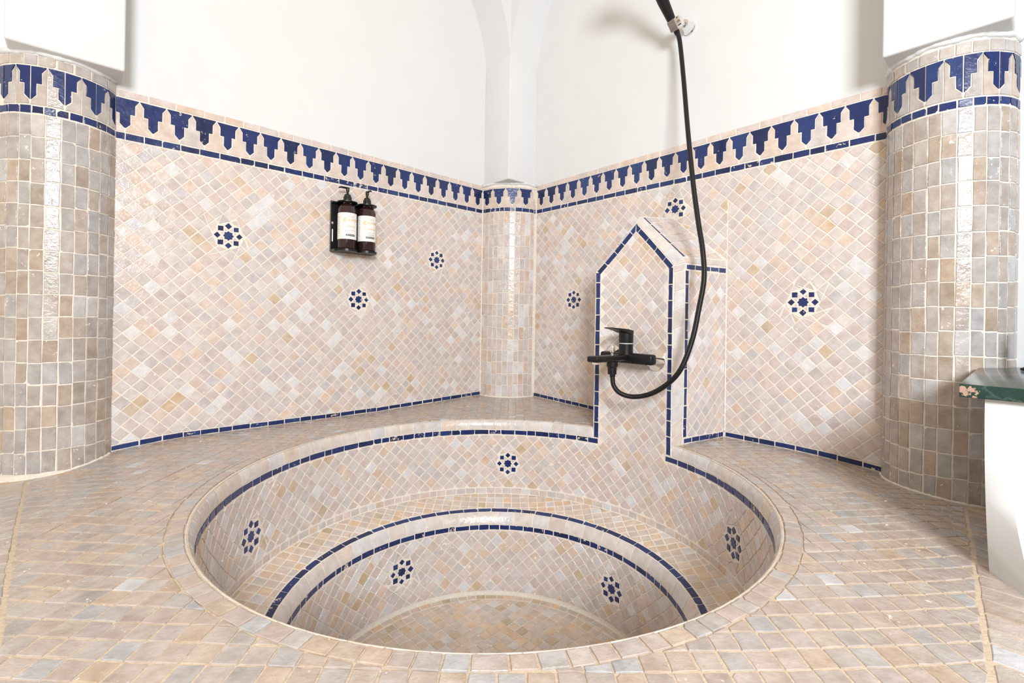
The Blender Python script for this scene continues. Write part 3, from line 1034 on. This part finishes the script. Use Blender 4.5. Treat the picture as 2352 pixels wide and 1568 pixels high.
keepL = lambda x, y: uvL(x, y)[1] > .004
keepR = lambda x, y: uvR(x, y)[1] > .004
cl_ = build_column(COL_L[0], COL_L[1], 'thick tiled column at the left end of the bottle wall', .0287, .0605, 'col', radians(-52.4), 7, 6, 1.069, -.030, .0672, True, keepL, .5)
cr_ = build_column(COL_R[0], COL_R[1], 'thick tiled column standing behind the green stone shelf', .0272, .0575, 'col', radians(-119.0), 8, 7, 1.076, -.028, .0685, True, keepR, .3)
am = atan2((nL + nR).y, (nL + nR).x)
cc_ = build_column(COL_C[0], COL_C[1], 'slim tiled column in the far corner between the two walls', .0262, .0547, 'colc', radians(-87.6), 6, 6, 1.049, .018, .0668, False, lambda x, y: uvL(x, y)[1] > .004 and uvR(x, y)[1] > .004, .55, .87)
# beads of grout where column, walls and bench meet
def bead(pts, r, parent, n=8):
    pts = resample([V(p) for p in pts], .006)
    mk('grout_bead', *tube(pts, [r * random.uniform(.7, 1.25) for _ in pts], n), 'grout', parent, smooth=True)
for (c, r), o, a, b, z0, keep in ((COL_L, cl_, -2.3, .6, -.026, keepL), (COL_R, cr_, -3.9, -.7, -.026, keepR), (COL_C, cc_, -2.4, -.75, .018, lambda x, y: uvL(x, y)[1] > 0 and uvR(x, y)[1] > 0)):
    P = [V((c.x + (r + .001) * cos(t), c.y + (r + .001) * sin(t), 0)) for t in [a + (b - a) * k / 60 for k in range(61)]]
    P = [V((q.x, q.y, zb(q.x, q.y) + .001)) for q in P if keep(q.x, q.y)]
    bead(P, .0042, o)
def fillet(c, r, a, b, z, keep, parent):
    P = [V((c.x + r * cos(t), c.y + r * sin(t), z + .002 * sin(t * 9))) for t in [a + (b - a) * k / 80 for k in range(81)]]
    P = resample([q for q in P if keep(q.x, q.y)], .008)
    mk('plaster_fillet', *tube(P, [.0075 * random.uniform(.75, 1.2) for _ in P], 8), 'plaster', parent, smooth=True)
fillet(COL_L[0], COL_L[1] - .001, -2.3, .6, 1.071, keepL, cl_)
fillet(COL_R[0], COL_R[1] - .001, -3.9, -.7, 1.077, keepR, cr_)
fillet(COL_C[0], COL_C[1] - .001, -2.4, -.75, 1.049, lambda x, y: uvL(x, y)[1] > 0 and uvR(x, y)[1] > 0, cc_)
bead([LP(.1885, .002, .03), LP(.1885, .002, 1.03)], .0042, cc_)
bead([RP(.1885, .002, .03), RP(.1885, .002, 1.03)], .0042, cc_)
bead([RP(1.121, .001, .02), RP(1.119, .001, .60)], .0036, pier)

# ================================================================== COUNTER ON THE RIGHT
def build_counter():
    pl = [RP(1.746, .560, .280), RP(2.20, .560, .280), RP(2.20, .004, .280), RP(1.806, .004, .280), RP(1.790, .060, .280), RP(1.746, .118, .280)]
    vs_, fs = prism(pl, V((0, 0, .0218)), .0016)
    smooth_by_angle(mk('stone_shelf', vs_, fs, 'stone', None, label='dark green stone shelf slab with chipped edge on a white plaster wall', cat='shelf'), 40)
    top = [RP(1.776, .545, .279), RP(1.80, .546, .279), RP(2.15, .546, .279), RP(2.15, .02, .279), RP(1.83, .02, .279), RP(1.80, .09, .279)]
    n = 10; vs_, fs = [], []
    base = [V((.779, .756, -.05)), V((.742, .640, -.05)), RP(2.15, .72, -.05), RP(2.15, .02, -.05), RP(1.83, .02, -.05), RP(1.80, .09, -.05)]
    for i in range(n + 1):
        t = i / n; f = t ** 2.2
        for a, b in zip(top, base):
            p = a.lerp(b, f); p.z = .279 + (-.05 - .279) * t; vs_.append(p)
    m = len(top)
    for i in range(n):
        for k in range(m):
            k2 = (k + 1) % m
            fs.append((i * m + k, i * m + k2, (i + 1) * m + k2, (i + 1) * m + k))
    fs += [tuple(range(m)), tuple(n * m + k for k in range(m))[::-1]]
    o = mk('wall_counter', vs_, fs, 'plaster', None, recalc=True, kind='structure', label='low white plaster wall under the green stone shelf')
    smooth_by_angle(o, 40)
    # small dark thing cut by the picture's edge
    base = V((1.128, 1.02, .3025))
    t = empty('metal_ornament', base, label='small dark metal ornament on the green shelf, cut by the right picture edge', cat='ornament')
    mk('stem', *lathe([(.016, 0), (.017, .004), (.006, .010), (.005, .05), (.009, .056), (.009, .066), (.004, .072), (.0045, .10), (.001, .108)], base, n=16), 'black', t, smooth=True)
    mk('arm', *tube(catmull([base + V((0, 0, .074)), base + V((-.008, -.004, .079)), base + V((-.020, -.010, .078))], 6), [.003] * 6 + [.0028] * 6 + [.001], 8), 'black', t, smooth=True)
    mk('knob', *lathe([(.0005, -.005), (.004, -.003), (.0045, 0), (.004, .003), (.0005, .005)], base + V((-.014, -.008, .056)), n=12), 'gold', t, smooth=True)
    mk('knob_arm', *tube([base + V((0, 0, .056)), base + V((-.014, -.008, .056))], .0022, 8), 'black', t, smooth=True)
build_counter()

# ================================================================== SHAMPOO BOTTLES IN THEIR HOLDER
def text_geo(s, size):
    cu = bpy.data.curves.new('t', 'FONT'); cu.body = s; cu.size = size; cu.align_x = 'CENTER'; cu.resolution_u = 3
    ob = bpy.data.objects.new('t', cu); COL.objects.link(ob)
    dg = bpy.context.evaluated_depsgraph_get(); dg.update()
    me = ob.evaluated_get(dg).to_mesh()
    vs_ = [v.co.copy() for v in me.vertices]; fs = [tuple(p.vertices) for p in me.polygons]
    ob.evaluated_get(dg).to_mesh_clear()
    bpy.data.objects.remove(ob); bpy.data.curves.remove(cu)
    return vs_, fs
def wrap(geo, c, r, face, z):                   # bend flat print round the bottle; face = angle of the label's middle
    vs_ = []
    for v in geo[0]:
        a = face + v.x / r
        vs_.append(V((c.x + r * cos(a), c.y + r * sin(a), z + v.y)))
    return vs_, geo[1]
def arc_patch(c, r, a0, a1, z0, z1, n=24):
    vs_ = []
    for k in range(n + 1):
        a = a0 + (a1 - a0) * k / n
        vs_ += [V((c.x + r * cos(a), c.y + r * sin(a), z0)), V((c.x + r * cos(a), c.y + r * sin(a), z1))]
    return vs_, [(2 * k, 2 * k + 2, 2 * k + 3, 2 * k + 1) for k in range(n)]
def bottle(s, off, label, kind, noz_dir, rad, dz):
    p = LP(s, off, 0).xy; z0 = .6525 + dz
    root = empty('pump_bottle', (p.x, p.y, z0), label=label, cat='bottle', group='pump bottles in the wall holder')
    prof = [(.0, 0), (rad - .004, 0), (rad, .004), (rad, .150), (rad - .002, .160), (rad - .008, .170), (rad - .019, .1775), (.013, .180), (.0125, .186), (0, .186)]
    mk('body', *lathe(prof, (p.x, p.y, z0), n=40), 'amber', root, smooth=True)
    face = atan2(nL.y, nL.x)
    lab = mk('label', *arc_patch(p, rad + .0004, face - 2.4, face + 2.4, z0 + .037, z0 + .137, 48), 'label', root, smooth=True)
    rt = rad + .0008
    def pr(txt, size, dz_, mat, sh=0.0):
        g = text_geo(txt, size)
        mk('print', *wrap(g, p, rt, face + sh, z0 + dz_), mat, lab)
    pr('· R I A D ·', .0085, .1195, 'gold')
    pr('C', .0205, .1015, 'gold', -.62)
    pr('HALYMAR', .0128, .1050, 'gold', .14)
    pr(kind, .0082, .0820, 'gold')
    # print too small to read: fine grey and dark lines
    def line(zz, w, h, mat, sh=0.0, up=0.0): mk('print', *arc_patch(p, rt + up, face + sh - w, face + sh + w, z0 + zz, z0 + zz + h, 10), mat, lab)
    line(.0695, .55, .0011, 'greyink')
    if noz_dir is None: line(.0625, .42, .0009, 'greyink', .05); line(.0605, .42, .0009, 'greyink', .05)
    mk('print_bar', *arc_patch(p, rt, face - .52, face + .52, z0 + .0485, z0 + .0555, 12), 'ink', lab)
    for q in range(5): line(.0512, .065, .0016, 'label', -.36 + q * .18, .0003)
    for i in range(9):
        zz = z0 + .118 - i * .0075
        mk('print', *arc_patch(p, rt, face - 1.52 + .04 * (i % 3), face - 1.22 - .05 * (i % 2), zz, zz + .0016, 4), 'greyink', lab)
    # pump
    zc = z0 + .186
    smooth_by_angle(mk('collar', *lathe([(.0155, 0), (.0155, .016), (.0145, .018), (.0125, .0185), (.0125, .024), (.0110, .026), (0, .026)], (p.x, p.y, zc), n=28), 'pump', root), 40)
    mk('stem', *lathe([(.0040, .02), (.0040, .035), (.0062, .040), (.0066, .050), (.0058, .053), (0, .053)], (p.x, p.y, zc), n=18), 'pump', root, smooth=True)
    d = V((cos(noz_dir), sin(noz_dir), 0)) if noz_dir else V((nL.x, nL.y, 0))
    b = V((p.x, p.y, zc + .0505))
    pts = catmull([b - d * .006, b + d * .008 + V((0, 0, .001)), b + d * .026 + V((0, 0, .0005)), b + d * .034 + V((0, 0, -.003))], 6)
    mk('nozzle', *tube(pts, [.0048 - .0022 * i / len(pts) for i in range(len(pts))], 12), 'pump', root, smooth=True)
    return root
BO = .046
b1 = bottle(.893, BO, 'dark amber shampoo bottle with its pump spout turned left, nearer the left column', 'SHAMPOO', atan2(dL.y, dL.x), .0345, 0)
b2 = bottle(.813, BO, 'dark amber soap bottle with its pump spout facing forward, nearer the corner', 'SHOWER GEL', None, .0345, 0)
def holder():
    root = empty('bottle_holder', LP(.853, 0, .645), label='black metal wall holder carrying the two pump bottles', cat='holder')
    ax = (V((dL.x, dL.y, 0)), V((nL.x, nL.y, 0)), V((0, 0, 1)))
    mk('back_plate', *obox(LP(.857, .004, .744), ax, (.086, .0022, .098), .002), 'black', root)
    def tray(z, t, holes, name, r):
        # scalloped shelf: straight back, a lobe in front of each bottle
        out = [(.941, .002), (.941, BO)]
        for s in (.893, .813):
            for k in range(13):
                a = pi * k / 12
                out.append((s + r * cos(a), BO + r * sin(a)))
        out += [(.771, BO), (.771, .002)]
        out = [q for i, q in enumerate(out) if i == 0 or hypot(q[0] - out[i - 1][0], q[1] - out[i - 1][1]) > 1e-4]
        lo = [LP(s, max(o, .002), z) for s, o in out]
        vs_, fs = prism(lo, V((0, 0, t)))
        mk(name, vs_, fs, 'black', root, recalc=True)
    tray(.6445, .008, False, 'tray', .040)
    # upper collar plate: a ring round each neck, joined to the back
    zc = .8320
    for s in (.893, .813):
        p = LP(s, BO, zc)
        vs_, fs = [], []
        n = 36
        for k in range(n):
            a = 2 * pi * k / n
            for r_, z_ in ((.0375, 0), (.0375, .004), (.0165, .004), (.0165, 0)): vs_.append(p + V((r_ * cos(a), r_ * sin(a), z_)))
        for k in range(n):
            k2 = (k + 1) % n
            for j in range(4): fs.append((4 * k + j, 4 * k + (j + 1) % 4, 4 * k2 + (j + 1) % 4, 4 * k2 + j))
        mk('neck_ring', vs_, fs, 'black', root, recalc=True)
    mk('neck_plate', *obox(LP(.857, .012, zc + .002), ax, (.084, .011, .002)), 'black', root)
    mk('screw', *lathe([(.0055, 0), (.0050, .0018), (.002, .0026), (0, .0026)], LP(.934, .006, .756), V((nL.x, nL.y, 0)), 14), 'chrome', root)
    mk('slot_trim', *obox(LP(.934, .0066, .708), ax, (.0022, .0008, .024), .0006), 'ring', root)
holder()

# ================================================================== MIXER TAP
AF = radians(41.9)
FB_ = V((TC.x + R_WALL * cos(AF), TC.y + R_WALL * sin(AF), .270))
fn = V((-cos(AF), -sin(AF), 0)); ft = V((sin(AF), -cos(AF), 0)); fz = V((0, 0, 1))
def FL(a, b, c): return FB_ + ft * a + fn * b + fz * c
def mixer():
    root = empty('mixer_tap', FL(0, 0, 0), label='black wall-mounted mixer tap with lever handle on the gabled pillar', cat='tap')
    ax = (ft, fn, fz)
    for ang, z in ((34.2, .268), (49.6, .272)):
        a = radians(ang); p = V((TC.x + (R_WALL - .001) * cos(a), TC.y + (R_WALL - .001) * sin(a), z)); d = V((-cos(a), -sin(a), 0)).lerp(fn, .5).normalized()
        e = mk('escutcheon', *lathe([(.0375, 0), (.0375, .004), (.035, .006), (.022, .026), (.0185, .031), (.0185, .045), (0, .045)], p, d, 32), 'chrome', root)
        smooth_by_angle(e, 30)
    # body: flat rounded bar across the two inlets
    mk('body', *obox(FL(.002, .050, 0), ax, (.103, .0165, .0175), .008, 3), 'black', root, smooth=True)
    smooth_by_angle(mk('neck', *lathe([(.0245, 0), (.0238, .012), (.0236, .040), (0, .040)], FL(-.002, .052, .008), fz, 32), 'black', root), 40)
    mk('neck_ring', *lathe([(.0225, 0), (.0225, .004)], FL(-.002, .052, .0475), fz, 32), 'ring', root)
    # lever: cylinder head with a flat blade rising forward
    hd = lathe([(.0238, 0), (.0243, .003), (.0243, .041), (0, .041)], FL(-.002, .052, .0512), fz, 32)
    lev = mk('lever', *hd, 'black', root); smooth_by_angle(lev, 40)
    vs_, fs = [], []
    st = [(.0285, .009, .0880, .0905), (.033, .0165, .0870, .0915), (.041, .0225, .0840, .0930), (.052, .0245, .0830, .0945), (.070, .0245, .0850, .0975), (.095, .022, .0915, .1000), (.125, .0195, .0970, .1020), (.150, .0175, .1005, .1035)]
    for b, w, z0, z1 in st:
        vs_ += [FL(-.002 - w, b, z0), FL(-.002 + w, b, z0), FL(-.002 + w, b, z1), FL(-.002 - w, b, z1)]
    for i in range(len(st) - 1):
        for j in range(4): fs.append((4 * i + j, 4 * i + (j + 1) % 4, 4 * i + 4 + (j + 1) % 4, 4 * i + 4 + j))
    fs += [(3, 2, 1, 0), tuple(4 * (len(st) - 1) + j for j in range(4))]
    smooth_by_angle(mk('lever_blade', vs_, fs, 'black', lev, recalc=True), 40)
    mk('spout', *obox(FL(-.002, .145, .003), ax, (.021, .090, .0095), .005, 3), 'black', root, smooth=True)
    mk('aerator', *lathe([(.0125, 0), (.0125, .007), (0, .007)], FL(-.002, .213, -.0135), fz, 24), 'chrome', root)
    k = mk('diverter_knob', *lathe([(.0045, 0), (.0045, .008), (.0075, .010), (.0085, .022), (.0085, .030), (.006, .0345), (0, .036)], FL(-.002, .128, .0115), fz, 20), 'chrome', root)
    smooth_by_angle(k, 40)
    o = mk('outlet', *lathe([(.0185, .020), (.0185, .004), (.0150, .0), (.0150, -.010), (.0145, -.0105), (.0145, -.022), (0, -.022)], FL(-.002, .128, -.028), fz, 24), 'black', root, recalc=True)
    smooth_by_angle(o, 40)
mixer()

# ================================================================== HOSE AND HAND SHOWER
HOSE = [[0.3320, 1.5400, 0.2250], [0.3324, 1.54, 0.2078], [0.336, 1.535, 0.1829], [0.3542, 1.52, 0.1614], [0.3914, 1.5, 0.1541], [0.4379, 1.47, 0.1694], [0.4784, 1.43, 0.2083], [0.5065, 1.4, 0.2583], [0.5338, 1.39, 0.3434], [0.5537, 1.395, 0.4339], [0.5739, 1.41, 0.5259], [0.5807, 1.44, 0.6152], [0.5817, 1.48, 0.71], [0.5824, 1.53, 0.8477], [0.5848, 1.59, 1.0416], [0.5887, 1.65, 1.2489], [0.5885, 1.69, 1.3945], [0.5819, 1.7, 1.4411]]
def shower():
    pts = resample(catmull(HOSE, 24), .0014)
    rad = [.0080 - (.0011 if i % 3 == 0 else 0) for i in range(len(pts))]
    h = mk('shower_hose', *tube(pts, rad, 14), 'rubber', None, smooth=True, label='black ribbed hose curving up from the mixer tap to the hand shower', cat='hose')
    mk('hose_cuff', *tube(pts[:10], .0092, 14), 'black', h, smooth=True)
    # hand shower in its clamp
    A = V((.5805, 1.7000, 1.4400)); B = V((.4970, 1.6400, 1.5385)); D = (B - A).normalized()
    root = empty('hand_shower', A, label='black hand shower handle leaning in a chrome clamp above the pillar', cat='shower')
    smooth_by_angle(mk('cone', *lathe([(.0092, -.006), (.0098, .0), (.0125, .045), (0, .045)], A, D, 24), 'black', root), 40)
    P = [A + D * .042, A + D * .075, B, B + D * .06 + V((0, 0, .004)), B + D * .12 + V((-.01, -.01, .004)), B + D * .15 + V((-.022, -.02, -.004))]
    c = resample(catmull(P, 10), .006)
    smooth_by_angle(mk('handle', *tube(c, [.0152 + .0050 * min(1, i / 12) for i in range(len(c))], 8), 'black', root), 60)
    hd = (V((-.55, -.62, -.56))).normalized(); hp = c[-1]
    k = mk('spray_head', *lathe([(.014, -.012), (.038, .004), (.052, .010), (.053, .016), (.050, .019), (0, .019)], hp + hd * .0, hd, 32), 'black', root)
    smooth_by_angle(k, 40)
    # clamp on the wall
    w0 = RP(.968, 0, 1.478)
    n3 = V((nR.x, nR.y, 0)); cl = empty('shower_clamp', w0, label='chrome wall clamp holding the black hand shower', cat='clamp')
    m = mk('wall_mount', *lathe([(.024, 0), (.024, .004), (.020, .010), (.0165, .030), (.0165, .040), (0, .040)], w0 + n3 * -.001, n3, 28), 'chrome', cl)
    smooth_by_angle(m, 30)
    kd = (V((dR.x, dR.y, .25))).normalized()
    pc = A + D * .030
    prof = []
    nn = 24; vs_, fs = [], []
    x = kd.orthogonal().normalized(); y = kd.cross(x); kb = pc + kd * .013 + n3 * -.004
    zl = [0, .003, .014, .017]
    for zi, z in enumerate(zl):
        for j in range(nn):
            a = 2 * pi * j / nn; r = (.0185 if zi in (1, 2) else .0165) - (.0022 if (j % 4) < 2 and zi in (1, 2) else 0)
            vs_.append(kb + kd * z + (x * cos(a) + y * sin(a)) * r)
    for i in range(3):
        for j in range(nn):
            j2 = (j + 1) % nn; fs.append((i * nn + j, i * nn + j2, (i + 1) * nn + j2, (i + 1) * nn + j))
    fs += [tuple(range(nn))[::-1], tuple(3 * nn + j for j in range(nn))]
    smooth_by_angle(mk('knob', vs_, fs, 'chrome', cl, recalc=True), 30)
    ax0 = D; ax1 = kd - D * kd.dot(D); ax1.normalize(); ax2 = ax0.cross(ax1)
    # forked jaw round the cone
    jaw = []
    for sg in (1, -1): jaw.append(obox(pc + ax2 * sg * .0145, (ax0, ax1, ax2), (.019, .014, .0022), .001))
    jaw.append(obox(pc + ax1 * .0135, (ax0, ax1, ax2), (.019, .0025, .0150), .001))
    mk('jaw', *merge(*jaw), 'chrome', cl)
    mk('arm', *tube([w0 + n3 * .03, kb + kd * .004], .009, 16), 'chrome', cl, smooth=True)
shower()
